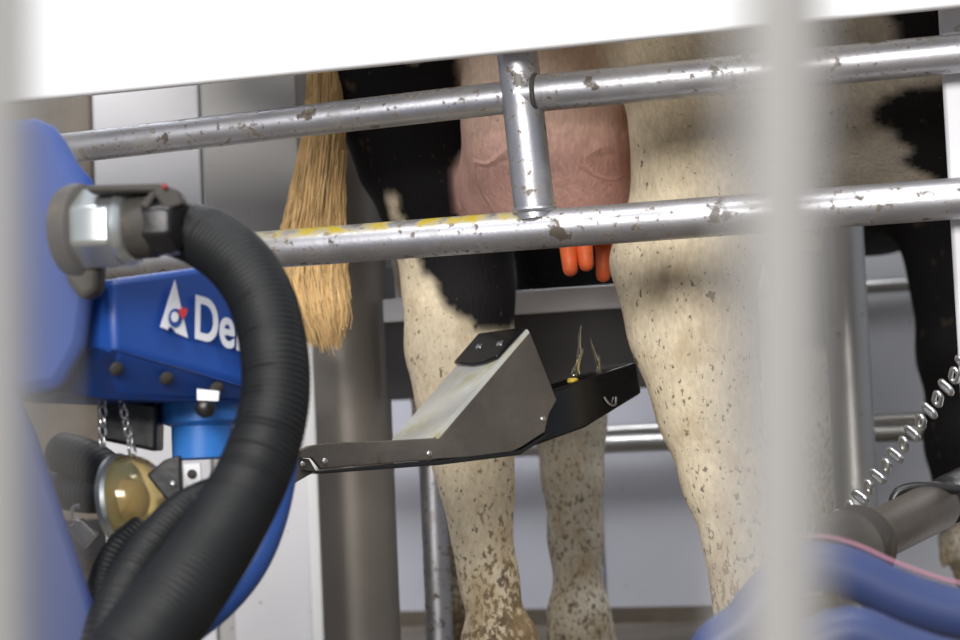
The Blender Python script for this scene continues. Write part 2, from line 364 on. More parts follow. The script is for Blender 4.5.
def cow_body(name, mw, hind, front, h, udder, legs_extra=None, paint=None, head=True, dz=0, label='', group=None, tail=None):
    f = Field((-.45, -.48, -.02), (2.55, .48, 1.75), h)
    bz = .98 + dz
    # trunk
    f.ell((.80, 0, bz - .0), (.52, .29, .36), .06)
    f.ell((.40, 0, 1.14 + dz), (.5, .29, .22), .08)
    f.ell((1.10, 0, bz - .02), (.46, .27, .37), .10)
    f.ell((.10, 0, 1.16 + dz), (.36, .27, .20), .08)
    f.cone((-.20, 0, 1.25 + dz), .07, (1.1, 0, 1.32 + dz), .08, .10)
    for s in (-1, 1):
        f.ell((.17, s * .22, 1.22 + dz), (.10, .07, .07), .06)
        f.ell((-.20, s * .12, 1.2 + dz), (.07, .05, .06), .05)
        f.ell((1.22, s * .17, 1.02 + dz), (.17, .10, .27), .10, ry=.2)
    # neck and head
    f.cone((1.35, 0, 1.15 + dz), .20, (1.72, 0, 1.33 + dz), .125, .10, sy=.75)
    f.cone((1.35, 0, .98 + dz), .15, (1.70, 0, 1.24 + dz), .09, .08, sy=.6)
    f.ell((1.36, 0, .82 + dz * 1.3), (.15, .09, .17), .1)
    f.ell((1.83, 0, 1.36 + dz), (.13, .10, .12), .06)
    f.cone((1.86, 0, 1.34 + dz), .095, (2.14, 0, 1.13 + dz), .062, .05, sy=.95)
    f.ell((2.17, 0, 1.11 + dz), (.06, .07, .055), .03)
    f.cone((1.90, 0, 1.25 + dz), .06, (2.12, 0, 1.07 + dz), .04, .03)
    for s in (-1, 1):
        f.ell((1.88, s * .088, 1.36 + dz), (.035, .02, .025), .02)
        f.cone((1.77, s * .09, 1.40 + dz), .03, (1.74, s * .20, 1.38 + dz), .035, .02)
        f.cone((1.74, s * .20, 1.38 + dz), .035, (1.73, s * .25, 1.36 + dz), .012, .02)
        f.ell((2.215, s * .035, 1.12 + dz), (.02, .014, .014), .01, sub=True)
    for lg in hind:
        for c in lg['chains']: f.chain(c, .03, lg.get('sy', .8))
        add_leg(f, lg['main'], k=.025, sy=lg.get('sy', .8))
    for lg in front: add_leg(f, lg['main'], k=.05, sy=.85)
    ufn = None
    if udder: udder(f)
    if tail: f.chain(tail, .02)
    vs, fs = f.mesh()
    me = bpy.data.meshes.new(name); me.from_pydata(vs.tolist(), [], fs.tolist()); me.update()
    me.polygons.foreach_set('use_smooth', [True] * len(me.polygons))
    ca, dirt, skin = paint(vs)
    ed = np.zeros(len(me.edges) * 2, np.int32); me.edges.foreach_get('vertices', ed); ed = ed.reshape(-1, 2)
    for _ in range(1):
        ac = ca.copy(); ct = np.ones(len(vs)); np.add.at(ac, ed[:, 0], ca[ed[:, 1]]); np.add.at(ac, ed[:, 1], ca[ed[:, 0]])
        np.add.at(ct, ed[:, 0], 1); np.add.at(ct, ed[:, 1], 1); ca = ac / ct[:, None]
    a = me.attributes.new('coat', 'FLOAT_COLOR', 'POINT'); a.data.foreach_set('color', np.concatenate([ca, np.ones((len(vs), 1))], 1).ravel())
    a = me.attributes.new('dirt', 'FLOAT', 'POINT'); a.data.foreach_set('value', dirt)
    a = me.attributes.new('skin', 'FLOAT', 'POINT'); a.data.foreach_set('value', skin)
    me.materials.append(M['coat'])
    o = bpy.data.objects.new(name, me); col.objects.link(o); o.matrix_world = mw
    props(o, label, 'cow', group)
    return o
CREAM = np.array([.84, .72, .52]); BLACK = np.array([.008, .007, .008]); PINK = np.array([.86, .50, .42]); HOOF = np.array([.06, .045, .03])

# ---- cow A -------------------------------------------------------------
S0, T0 = -.86, 2.28
A_M = Matrix.Translation(lane(S0, T0, 0)) @ Matrix.Rotation(math.atan2(LA.y, LA.x), 4, 'Z')
A_I = A_M.inverted()
def a_(px, py, y):                      # pixel -> cow-local point at lateral offset y
    return np.array(A_I @ L(px, py, T0 + y))
yn, yf = -.12, .10
near = dict(sy=.8,
    main=[(a_(745, 20, yn - .01), .125), (a_(727, 110, yn - .01), .092), (a_(712, 190, yn), .072), (a_(700, 250, yn), .062), (a_(692, 300, yn), .060), (a_(697, 350, yn), .058),
          (a_(709, 410, yn), .051), (a_(727, 480, yn), .043), (a_(742, 550, yn), .034), (a_(747, 600, yn), .030), (a_(752, 655, yn), .037)],
    chains=[[((.22, -.19, 1.12), .14), (a_(770, -60, yn - .02), .17), (a_(740, 30, yn - .02), .135)],
            [((-.02, -.15, 1.10), .10), (a_(690, -40, yn), .085), (a_(668, 50, yn), .050), (a_(668, 150, yn), .030), (a_(651, 232, yn), .024), (a_(642, 264, yn), .027), (a_(656, 325, yn), .030)]])
far = dict(sy=.8,
    main=[(a_(430, 20, yf), .13), (a_(440, 120, yf), .095), (a_(448, 200, yf), .074), (a_(458, 255, yf), .063), (a_(462, 300, yf), .060), (a_(462, 350, yf), .058),
          (a_(466, 410, yf), .052), (a_(473, 460, yf), .045), (a_(479, 500, yf), .037), (a_(482, 540, yf), .031), (a_(489, 580, yf), .031), (a_(500, 645, yf), .038)],
    chains=[[((.16, .18, 1.12), .14), (a_(470, -60, yf + .02), .16), (a_(440, 40, yf), .13)],
            [((-.02, .14, 1.10), .12), (a_(398, 0, yf), .11), (a_(392, 105, yf), .066), (a_(400, 165, yf), .046), (a_(420, 215, yf), .029), (a_(432, 250, yf), .024), (a_(435, 292, yf), .026), (a_(436, 345, yf), .026), (a_(444, 385, yf), .03)]])
def fl(x, y, dx=0, q=1, up=0):
    return dict(main=[((x - .05, y * (1.25 if q == 1 else 1), .95 + up), .13 * q), ((x - .06, y * (1.15 if q == 1 else 1), .72 + up), .085 * q), ((x - .02, y, .52), .058 * q), ((x, y, .38), .052), ((x, y, .33), .046), ((x + dx, y, .25), .034), ((x + dx, y, .17), .036)])
UE = [(a_(552, 130, -.03), (.106, .11, .138)), (a_(550, 60, .0), (.100, .12, .15)), (a_(588, 150, -.04), (.060, .08, .105)), (a_(520, 185, .02), (.075, .08, .075)), (a_(575, 50, -.03), (.09, .09, .14))]
TEATS = [(569, 236, -.055), (584, 234, -.05), (605, 238, .03), (530, 215, .05)]
def udderA(f):
    for c, r in UE: f.ell(c, r, .03)
def poly(pts, y): return [tuple(a_(px, py, y)[[0, 2]]) for px, py in pts]
# coat map of the far leg: black thigh, cream shank
whiteF = poly([(380, 262), (430, 255), (440, 280), (453, 300), (466, 311), (480, 320), (484, 330), (530, 332), (620, 700), (380, 700)], yf)
sliver = poly([(399, 196), (412, 200), (416, 224), (404, 226)], yf)
blk1 = poly([(872, 84), (900, 76), (944, 70), (990, 80), (1000, 170), (930, 168), (900, 150), (893, 125), (868, 105)], -.28)
blk2 = poly([(884, -40), (890, 20), (905, 45), (935, 52), (1000, 60), (1100, -40)], -.28)
def paintA(vs):
    n = len(vs); c = np.tile(CREAM, (n, 1)); j = np.stack([vnoise(vs, 40), vnoise(vs, 40, 9), vnoise(vs, 90, 3)], 1)
    X = vs[:, 0] + j[:, 0] * .008 + j[:, 2] * .008; Y = vs[:, 1]; Z = vs[:, 2] + j[:, 1] * .008
    blk = (Y > .0) & (X < .35) & ~inpoly(X, Z, whiteF) & ~inpoly(X, Z, sliver)
    blk |= (Z > .98) & (np.sin(X * 4.2 + 1.5) + j[:, 0] > -.1)
    blk |= (inpoly(X, Z, blk1) | inpoly(X, Z, blk2)) & (Y < 0)
    blk |= (X > 1.45) & ~((X > 1.85) & (np.abs(Y) < .04))
    du = np.full(n, 1.0)
    P3 = (vs[:, 0], vs[:, 1], vs[:, 2])
    for c0, r in UE:
        du = np.minimum(du, ell_fn(c0, r)(*P3))
    # outside of each thigh is coat, not udder
    legd = np.full(n, 1.0)
    for (p, r), (q, s) in list(zip(near['main'][:-1], near['main'][1:])) + list(zip(near['chains'][1][:-1], near['chains'][1][1:])) + list(zip(far['main'][:-1], far['main'][1:])):
        legd = np.minimum(legd, cone_fn(p, r, q, s, .8)(*P3))
    ud = ((du < .016) & (du < legd + .006) & (Z < .95)) | ((du < .012) & (vs[:, 2] < .60))
    blk[ud] = False
    c[blk] = BLACK
    top = np.clip((vs[:, 2] - .70) / .1, 0, 1)[:, None]
    pk = PINK * (1 - top) + np.array([.74, .55, .42]) * top
    low = np.clip((.60 - vs[:, 2]) / .06, 0, 1)[:, None]
    pk = pk * (1 - low) + np.array([.60, .17, .07]) * low
    pk = pk * (1 + .12 * j[:, :1])
    c[ud] = pk[ud]
    # stained patches on the near thigh and hock
    for (px, py, r, a, cc) in ((660, 276, .028, .8, (.26, .19, .12)), (690, 130, .05, .35, (.42, .30, .14)), (700, 60, .05, .3, (.45, .33, .18)), (650, 300, .02, .4, (.3, .22, .12))):
        q = a_(px, py, yn - .07); w = np.exp(-(((vs[:, 0] - q[0]) / r) ** 2 + ((vs[:, 2] - q[2]) / (r * .8)) ** 2)) * a * (vs[:, 1] < -.05) * (1 + j[:, 2]) * ~ud
        w = np.clip(w, 0, 1)[:, None]; c = c * (1 - w) + np.array(cc) * w
    hoof = vs[:, 2] < .065; c[hoof] = HOOF
    dirt = np.clip((.62 - vs[:, 2]) / .5, 0, 1) ** 1.3
    dirt = dirt * .72 + np.clip((.36 - vs[:, 2]) / .25, 0, 1) * .42 * (vs[:, 1] > 0) * (.6 + 1.6 * np.clip(vs[:, 0] - a_(488, 580, yf)[0], -.02, .04) / .06) + np.clip((.34 - vs[:, 2]) / .2, 0, 1) * .25 * (vs[:, 1] < 0) + np.clip((.28 - vs[:, 2]) / .2, 0, 1) * .12
    dirt = np.maximum(dirt, (.10 + .25 * np.clip((.75 - vs[:, 2]) / .25, 0, 1)) * (vs[:, 2] < 1.0))
    skin = ud.astype(float); dirt = np.where(skin > 0, 0, dirt)
    dirt = np.where(blk, 0, dirt)
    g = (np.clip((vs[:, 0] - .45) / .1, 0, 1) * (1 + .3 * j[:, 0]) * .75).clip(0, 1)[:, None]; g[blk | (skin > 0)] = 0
    c = c * (1 - g) + np.array([.36, .325, .29]) * g  # body colour blended to grey-brown from the flank forward
    return c, dirt, skin
tailA = [((-.24, 0, 1.28), .035), ((-.30, .01, 1.2), .034), ((-.27, .03, 1.0), .026), (a_(330, 40, .05), .017), (a_(326, 110, .05), .012)]
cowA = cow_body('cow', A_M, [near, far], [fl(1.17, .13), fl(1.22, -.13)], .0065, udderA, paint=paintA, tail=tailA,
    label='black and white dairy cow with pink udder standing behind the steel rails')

for (px, py, ln, y) in ((567, 236, 40, -.075), (583, 234, 37, -.070), (604, 240, 42, .03)):
    b = V(a_(px, py, y)); e = V(a_(px + 4 if px < 600 else px - 1, py + ln, y)); l_ = (e - b).length
    vs_, fs_ = lathe(b, e - b, [(0, .0125), (l_ * .3, .0100), (l_ * .65, .0092), (l_ * .85, .0086), (l_ * .95, .0066), (l_, .003)], 20)
    tm_ = bpy.data.meshes.new('teat'); tm_.from_pydata([tuple(v) for v in vs_], [], fs_[:-1] if 0 else fs_); tm_.update(); tm_.polygons.foreach_set('use_smooth', [True] * len(fs_))
    tm_.materials.append(M['teat']); to_ = bpy.data.objects.new('teat', tm_); col.objects.link(to_); to_.parent = cowA; to_['label'] = 'orange stained teat'
# tail switch: strands
def tail_hair():
    left = [(20, 313), (75, 307), (130, 302), (190, 287), (235, 276), (285, 279), (320, 293), (347, 309)]
    right = [(20, 343), (75, 345), (130, 347), (190, 347), (235, 348), (285, 350), (320, 350), (347, 344)]
    def ed(tab, y):
        for (y0, x0), (y1, x1) in zip(tab[:-1], tab[1:]):
            if y <= y1: return x0 + (x1 - x0) * (y - y0) / (y1 - y0)
        return tab[-1][1]
    vs = []; fs = []
    for k in range(2000):
        u = random.uniform(-1, 1); w = random.uniform(-1, 1)
        if u * u + w * w > 1: continue
        yend = random.gauss(328, 16) - 18 * u * u; yend = min(yend, 347 + 7 * noise.noise((u * 5, w * 5, 3)) + random.gauss(0, 3)); y0 = random.choice([10, 10, 20, 60, 100, 150])
        n = 16; ph = random.uniform(0, 6.3); amp = random.uniform(.5, 4.5); g = random.uniform(.03, .10); lk = noise.noise((u * 4, w * 4, 0)) * 9
        pts = []
        for i in range(n):
            y = y0 + (yend - y0) * i / (n - 1); t = i / (n - 1)
            l, r = ed(left, y), ed(right, y); c = (l + r) / 2; hw = (r - l) / 2
            uu = u * (1 - .12 * math.sin(t * 3)) 
            x = c + hw * uu + amp * math.sin(y * g + ph) * t + lk * t * math.sin(y * .028 + u * 2)
            dep = .05 + w * hw / 800 * (.8 - .2 * t) + .002 * math.sin(y * .09 + ph)
            pts.append((a_(x, y, dep), .0011 * (1 - .55 * t)))
        b = len(vs)
        for i, (p, r) in enumerate(pts):
            for q in range(3):
                an = q * 2.094; vs.append((p[0] + math.cos(an) * r, p[1] + math.sin(an) * r, p[2]))
        for i in range(n - 1):
            for q in range(3):
                a0 = b + i * 3 + q; a1 = b + i * 3 + (q + 1) % 3; fs.append([a0, a1, a1 + 3, a0 + 3])
    # dense inner core so the switch is not see-through
    me = bpy.data.meshes.new('tail_hair')
    core = []
    for y in range(70, 325, 12):
        l, r = ed(left, y), ed(right, y); core.append((V(a_((l + r) / 2, y, .05)), (r - l) / 2 / 830 * (.50 if y < 280 else max(.05, .50 - (y - 280) * .011))))
    cv, cf = sweep(core, .02, 20); b = len(vs); vs += [tuple(v) for v in cv]; fs += [[i + b for i in f] for f in cf]
    me.from_pydata(vs, [], fs); me.update(); me.polygons.foreach_set('use_smooth', [True] * len(fs)); me.materials.append(M['hair'])
    o = bpy.data.objects.new('tail_hair', me); col.objects.link(o); o.parent = cowA; o['label'] = 'blond hair of the tail switch'
tail_hair()

# ---- cow B (beyond) ----------------------------------------------------
hb = V((.66, .75, 0)).normalized()
B_M = Matrix.Translation(V((.036, 3.12, 0))) @ Matrix.Rotation(math.atan2(hb.y, hb.x), 4, 'Z')
def hl(y): return dict(sy=.85,
    main=[((.10, y * 1.2, .95), .14), ((.03, y * 1.1, .74), .09), ((-.01, y, .58), .07), ((0, y, .50), .060), ((.0, y, .42), .056), ((.0, y, .34), .047), ((.0, y, .25), .041), ((.0, y, .13), .041)],
    chains=[[((.1, y * 1.3, 1.1), .13), ((-.06, y, .8), .06), ((-.05, y, .58), .03)]])
def udderB(f): f.ell((.14, 0, .80), (.17, .13, .13), .05)
def paintB(vs):
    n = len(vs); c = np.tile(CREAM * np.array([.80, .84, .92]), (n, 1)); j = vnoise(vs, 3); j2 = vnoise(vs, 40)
    blk = (j + j2 * .08 > .06) & (vs[:, 2] > .55)
    blk |= (vs[:, 0] > .8) & (vs[:, 1] < -.05) & (vs[:, 2] > .20 + j2 * .03) & (vs[:, 2] < 1.0)
    c[blk] = BLACK; c[vs[:, 2] < .07] = HOOF
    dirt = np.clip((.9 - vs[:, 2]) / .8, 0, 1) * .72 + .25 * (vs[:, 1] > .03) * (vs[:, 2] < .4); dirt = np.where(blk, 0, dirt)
    return c, dirt, np.zeros(n)
cowB = cow_body('cow', B_M, [hl(-.125), hl(.125)], [fl(1.08, -.19, q=.85, up=.10), fl(1.08, .11, q=.85, up=.10)], .013, udderB, paint=paintB, dz=.14,
    label='second cow beyond, only its shaded dirty legs showing in front of the grey partition')

# ------------------------------------------------------------------ rails in front of the cow
TR = 1.916
rr = .0195
root = empty('stall_railing', lane(.0, TR, .0), 'welded steel tube railing with two horizontal rails and a short upright, smeared with dung', 'railing')
def ext(p, q, a, b): d = (q - p).normalized(); return p - d * a, q + d * b
# upper left
z_up = (L(200, 133, TR).z + L(450, 103.5, TR).z) / 2
z_ur = (L(600, 87, TR).z + L(900, 60, TR).z) / 2
z_lo = (L(400, 241, TR).z + L(900, 201.5, TR).z) / 2
sU = L(519, 100, TR).dot(LA)
g1, g2 = L(200, 133, TR + .006), L(480, 100.5, TR + .006); gd = (g2 - g1) / (g2 - g1).dot(LA)
pl = G().add(*tube(g1 + gd * (-1.3 - g1.dot(LA)), g1 + gd * (sU - g1.dot(LA)), .0165)); pl.mk('upper_rail', M['rail'], root, smooth=True)
pr = G().add(*tube(lane(sU, TR - .002, z_ur), lane(1.7, TR - .002, z_ur), .0185)); pr.mk('upper_rail', M['rail'], root, smooth=True)
lo_c = lane(0, TR, z_lo)
# the lower rail keeps its own origin so that the yellow film lies on its upper side
YX0 = L(300, 245, TR).dot(LA); YX1 = L(520, 232, TR).dot(LA)
M['yrail'] = yellow_rail()
me_v, me_f = tube(V((-1.3, 0, 0)), V((1.7, 0, 0)), rr, n=56)
lr = mk('lower_rail', me_v, me_f, M['yrail'], smooth=True); lr.parent = root; lr.location = lo_c - root.location; lr.rotation_euler = (0, 0, math.atan2(LA.y, LA.x))
zb_ = (L(100, 96, 1.86).z + L(800, 18, 1.86).z) / 2
ub = lane(L(536, 225, TR).dot(LA), TR, z_lo + .01); ut = lane(sU - .002, TR, zb_ + .045)
up = G().add(*cyl(ub, ut, .0205, 40)); up.mk('upright', M['rail'], root, smooth=True)
x, y, dd = frame(LA); c = lane(sU + .019, TR, z_ur); ring = [(c + (x * math.cos(a) + y * math.sin(a)) * .0195, .0028) for a in [2 * math.pi * i / 24 for i in range(25)]]
G().add(*sweep(ring, .01, 8)).mk('weld_bead', M['iron'], root, smooth=True)
c = ub + V((0, 0, .009)); ring = [(c + (LA * math.cos(a) + LB * math.sin(a)) * .0205, .003) for a in [2 * math.pi * i / 24 for i in range(25)]]
G().add(*sweep(ring, .01, 8)).mk('weld_bead', M['rail'], root, smooth=True)
# stout stall post behind the rails at the right
s1 = L(943, 100, 1.943).dot(LA)
bx = G().add(*box(lane(s1 + .035, 1.957, .8), LA * .035, LB * .014, V((0, 0, .8)))); o = bx.mk('stall_post', M['panel_light'], bevel=.004, at=lane(s1 + .035, 1.957, 0))
props(o, 'pale square stall post behind the rails at the right edge', 'post')
# white cover panel above
zb = (L(100, 96, 1.86).z + L(800, 18, 1.86).z) / 2
bl = []
prof = [V((1.86, zb, 0)), V((1.872, zb - .001, 0)), V((1.922, zb + .20, 0)), V((1.905, zb + .205, 0))]
pg = [lane(-1.4, p.x, p.y) for p in prof]
props(G().add(*prism(pg, LA * 3.2)).mk('cover_panel', M['white'], bevel=.004, at=lane(0, 1.87, zb)), 'long white sheet panel mounted above the steel rails across the top', 'panel')

# ------------------------------------------------------------------ setting behind
def setst(o): o['kind'] = 'structure'; return o
g = G().add(*box(V((0, 4, -.05)), V((8, 0, 0)), V((0, 6, 0)), V((0, 0, .05)))); setst(g.mk('floor', M['floor']))
g = G().add(*box(V((0, 8, 1.5)), V((8, 0, 0)), V((0, .05, 0)), V((0, 0, 1.5)))); setst(g.mk('wall_back', M['darkrub']))
TW = 4.215
def lanebox(px0, px1, t, z0, z1, th): 
    s0 = L(px0, 400, t).dot(LA); s1 = L(px1, 400, t).dot(LA)
    return box(lane((s0 + s1) / 2, t + th, (z0 + z1) / 2), LA * (s1 - s0) / 2, LB * th, V((0, 0, (z1 - z0) / 2)))
zt = L(500, 395, TW).z; zl = L(560, 608, TW).z
r_ = empty('stall_partition', lane(0, TW, 0), 'low blue-grey partition sheet just above the floor behind both cows', 'partition')
G().add(*lanebox(250, 594.5, TW, zl, zt, .015)).mk('sheet', M['wall'], r_)
G().add(*lanebox(598, 770, TW, zl, zt, .015)).mk('sheet', M['wall'], r_)
G().add(*lanebox(250, 770, TW + .06, zt + .3, 1.9, .01)).mk('upper_sheet', M['darkrub'], r_)
G().add(*box(lane(.3, TW + .02, .015), LA * 2.8, LB * .05, V((0, 0, zl / 2)))).mk('kerb', M['floor'], r_)
TW2 = 4.80
o = G().add(*lanebox(765, 1250, TW2, 0, L(900, 225, TW2).z, .015)).mk('tall_partition', M['wallhi'], at=lane(1, TW, 0)); props(o, 'tall pale grey partition wall sheet behind the chain at the right', 'partition')
TD = 2.635
r_ = empty('stall_divider', lane(.1, TD, 0), 'low divider of dark rubber board under a flat steel rail behind the udder', 'divider')
G().add(*lanebox(388, 742, TD, L(500, 394, TD).z, L(500, 312, TD).z, .008)).mk('rubber_board', M['darkrub'], r_)
G().add(*lanebox(386, 744, TD - .008, L(500, 316, TD).z, L(500, 292, TD).z, .012)).mk('flat_rail', M['panel_light'], r_, bevel=.003)
p = lane(L(746, 400, TD).dot(LA), TD + .01, 0); G().add(*cyl(p, p + V((0, 0, .62)), .016, 24)).mk('support_post', M['steel'], r_, smooth=True)
r_ = empty('rail_pair', lane(.6, TW - .06, .3), 'pair of thin horizontal steel pipes along the foot of the partition behind the cows', 'railing')
for (py, q) in ((427, .012), (440, .020)):
    z = L(700, py, TW - .06).z; s0 = L(600, py, TW - .06).dot(LA); G().add(*tube(lane(s0 - .9, TW - .06, z), lane(s0 + 2.0, TW - .06, z), q)).mk('pipe', M['steel'], r_, smooth=True)
TQ = TW2 - .05; z = L(890, 285, TQ).z; s0 = L(862, 285, TQ).dot(LA)
props(G().add(*tube(lane(s0 - .5, TQ, z), lane(s0 + 1.2, TQ, z), .018)).mk('pipe_rail', M['steel'], smooth=True, at=lane(s0, TQ, z)), 'single horizontal pipe high on the tall partition at the right', 'railing')
# posts
def vpost(name, px, Y, r, z1, m, label, cat='post'):
    p = P(px, 500, Y); p.z = 0; q = p.copy(); q.z = z1
    return props(G().add(*cyl(p, q, r, 48)).mk(name, M[m], smooth=True, at=p), label, cat)
vpost('support_column', 353, 2.84, .060, 1.8, 'column', 'thick brownish stainless column behind the cow tail', 'column')
vpost('steel_post', 434, 2.92, .0195, .62, 'rail', 'slim galvanised post standing beside the dirty hind leg, before the partition')
vpost('steel_post', 856, 3.0, .033, 1.8, 'steel', 'tall grey steel pipe post right of the near white leg')
def slab(name, pts, Y, th, m, label, cat, bev=.003, z0=None):
    pg = [P(x, y, Y) for x, y in pts]
    if z0 is not None:
        for p in pg[z0:]: p.z = 0
    return props(G().add(*prism(pg, V((0, th, 0)))).mk(name, M[m], bevel=bev, at=pg[0]), label, cat)
def cabinet(name, px0, px1, Y, dep, z0, z1, m, label, cat):
    a = P(px0, 300, Y).x; b = P(px1, 300, Y).x
    return props(G().add(*box(V(((a + b) / 2, Y + dep / 2, (z0 + z1) / 2)), V(((b - a) / 2, 0, 0)), V((0, dep / 2, 0)), V((0, 0, (z1 - z0) / 2)))).mk(name, M[m], bevel=.004, at=V(((a + b) / 2, Y + dep / 2, z0))), label, cat)
cabinet('square_column', 98, 206, 2.90, .15, 0, 1.8, 'panel_light', 'pale grey square column behind the upper rail at left', 'column')
cabinet('steel_cabinet', 207, 318, 2.88, .10, 0, 1.8, 'panel_grey', 'darker grey steel cabinet between the square column and the thick column', 'cabinet')
cabinet('lower_panel', 222, 311, 2.70, .02, 0, P(260, 400, 2.7).z, 'panel_light', 'light grey upright sheet standing behind the black hose at floor level', 'panel')
cabinet('highlight_strip', 299, 311, 2.68, .015, 0, P(260, 345, 2.7).z, 'white', 'narrow white upright strip added for the highlight on the left side of the thick column', 'post')  # white strip added for the bright highlight along the column's left side
cabinet('back_board', -60, 96, 3.15, .05, .3, 1.8, 'floor', 'brown board behind the blue robot shoulder', 'board')

# ------------------------------------------------------------------ milking robot
rob = empty('milking_robot', P(60, 640, 1.6) * 1.0 - V((0, 0, .25)), 'blue milking robot arm with white lettering, black corrugated hoses and a steel gripper', 'robot')
rob.location.z = 0
# shoulder casting
outl = [(-90, 90), (10, 118), (38, 116), (56, 124), (68, 140), (80, 162), (94, 178), (100, 200), (98, 262), (94, 300), (88, 345), (62, 392), (10, 400), (-90, 400)]
G().add(*prism([P(x, y, 1.50) for x, y in outl], V((-.03, .11, 0)))).mk('shoulder_casting', M['blue_matt'], rob, bevel=.012)
G().add(*prism([P(x, y, 1.46) for x, y in [(-90, 395), (20, 392), (37, 430), (60, 500), (107, 640), (130, 720), (-90, 720)]], V((-.03, .10, 0)))).mk('base_casting', M['navy2'], rob, bevel=.008)
# forearm housing, loft of two sections
def loft(sa, sb):
    n = len(sa); return list(sa) + list(sb), [list(range(n))[::-1], list(range(n, 2 * n))] + [[i, (i + 1) % n, n + (i + 1) % n, n + i] for i in range(n)]
YL, YR = 1.50, 1.66
wd = V((-.075, .085, 0))
ptA = [P(88, 300, YL), P(92, 336, YL)]; 
secA = [P(86, 272, YL), P(92, 342, YL), P(60, 388, YL + .02), P(60, 388, YL + .02) + wd, P(86, 272, YL) + wd]
secB = [P(305, 312, YR), P(303, 372, YR), P(290, 398, YR + .02), P(290, 398, YR + .02) + wd, P(305, 312, YR) + wd]
secM = [P(235, 262, 1.61), P(240, 384, 1.61), P(236, 402, 1.63), P(236, 402, 1.63) + wd, P(235, 262, 1.61) + wd]
secL = [P(112, 279, 1.512), P(116, 349, 1.512), P(104, 397, 1.53), P(104, 397, 1.53) + wd, P(112, 279, 1.512) + wd]
arm_v = []; arm_f = []
secs = [secA, secL, secM, secB]; n5 = 5
secs[0] = [P(78, 295, 1.53), P(84, 345, 1.53), P(50, 390, 1.55), P(50, 390, 1.55) + wd, P(78, 295, 1.53) + wd]
for s in secs: arm_v += s
for j in range(3):
    arm_f += [[j * n5 + i, j * n5 + (i + 1) % n5, (j + 1) * n5 + (i + 1) % n5, (j + 1) * n5 + i] for i in range(n5)]
arm_f += [list(range(n5))[::-1], [15 + i for i in range(n5)]]
arm = mk('forearm_housing', arm_v, arm_f, M['blue'], rob, bevel=.005)
# lower facet with bolts, its shadow painted as a darker blue
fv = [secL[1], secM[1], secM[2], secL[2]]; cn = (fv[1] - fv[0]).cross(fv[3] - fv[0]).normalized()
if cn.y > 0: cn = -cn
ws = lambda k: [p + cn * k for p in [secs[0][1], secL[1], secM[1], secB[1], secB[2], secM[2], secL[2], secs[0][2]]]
G().add(*prism(ws(.0), cn * .0025)).mk('shaded_facet', M['navy'], rob, bevel=.001)
b_ = G()
for t in (.02, .4, .8):
    c = fv[0].lerp(fv[1], t).lerp(fv[3].lerp(fv[2], t), .35); b_ = G().add(*lathe(c + cn * .002, cn, [(0, .0055), (.003, .0055), (.0045, .003)], 12)); b_.mk('bolt', M['iron'], rob, smooth=True)
# face plane for the lettering
fp = secL[0]; e1 = (secM[0] + secM[1] - secL[0] - secL[1]).normalized(); e2 = (secL[0] - secL[1]); nF = e1.cross(e2).normalized()
if nF.y > 0: nF = -nF
def onF(px, py, lift=.0012): return onp(px, py, fp + nF * lift, nF)
fo = (secL[0] + secL[1]) / 2
def decal(name, pts, m, lift=.0012, th=.0006, parent=arm):
    G().add(*prism([onF(x, y, lift) for x, y in pts], nF * th)).mk(name, M[m], parent)
LF = .0050
decal('logo', [(174.5, 280), (187.5, 338), (176, 333), (172.5, 328), (168, 326.5), (168, 330), (160, 327)], 'whitep', LF)
def circ(cx, cy, rx, ry, n=24): return [(cx + rx * math.cos(2 * math.pi * i / n), cy + ry * math.sin(2 * math.pi * i / n)) for i in range(n)]
decal('logo_ring', circ(175, 318, 6.6, 9.5), 'blue', LF + .0008)
decal('logo_disc', circ(174.5, 317, 3.6, 5.2), 'whitep', LF + .0016)
decal('logo_dot', [(179, 309), (183, 307.5), (187, 309), (186.5, 314), (182.5, 319), (179, 314)], 'redp', LF + .0024)
tcu = bpy.data.curves.new('t', 'FONT'); tcu.body = 'DeL'; tcu.size = 1; tcu.extrude = .01; tcu.offset = .018
to = bpy.data.objects.new('t', tcu); col.objects.link(to); dg = bpy.context.evaluated_depsgraph_get(); tm = bpy.data.meshes.new_from_object(to.evaluated_get(dg))
bpy.data.objects.remove(to)
o0 = onF(193, 337, LF); oxp = (onF(236, 349, LF) - o0); oyp = (onF(193.5, 294, LF) - o0)
tw = max(v.co.x for v in tm.vertices if v.co.x < 1.32); 
xs = [v.co.x for v in tm.vertices]
# map glyph metres: width of 'De' about 1.25 em, cap height .70
vs = [o0 + oxp * (v.co.x / 1.27) + oyp * (v.co.y / .70) + nF * (.0006 if v.co.z > 0 else 0) for v in tm.vertices]
mk('lettering', vs, [list(p.vertices) for p in tm.polygons], M['whitep'], arm)

# hose fitting
ax = (P(190, 228, 1.47) - P(70, 236, 1.50)).normalized(); f0 = P(86, 230, 1.465)
def at(d): return f0 + ax * d
fl_ = G().add(*lathe(f0 - ax * .014, ax, [(0, .033), (.008, .035), (.014, .034), (.016, .03)], 24)); fitting = fl_.mk('flange', M['iron'], rob, smooth=True)
G().add(*prism([P(62, 250, 1.46), P(100, 250, 1.46), P(98, 292, 1.46), P(80, 300, 1.46), P(66, 280, 1.46)], V((0, .03, 0)))).mk('flange_lug', M['iron'], fitting, bevel=.005)
G().add(*lathe(f0 - ax * .002, ax, [(0, .0290), (.004, .0305), (.032, .0305), (.035, .0290)], 7, flat=True)).mk('hex_nut', M['nut'], fitting, bevel=.0025)
G().add(*lathe(at(.032), ax, [(0, .0285), (.003, .0295), (.007, .027), (.009, .0245)], 40)).mk('collar', M['nut'], fitting, smooth=True)
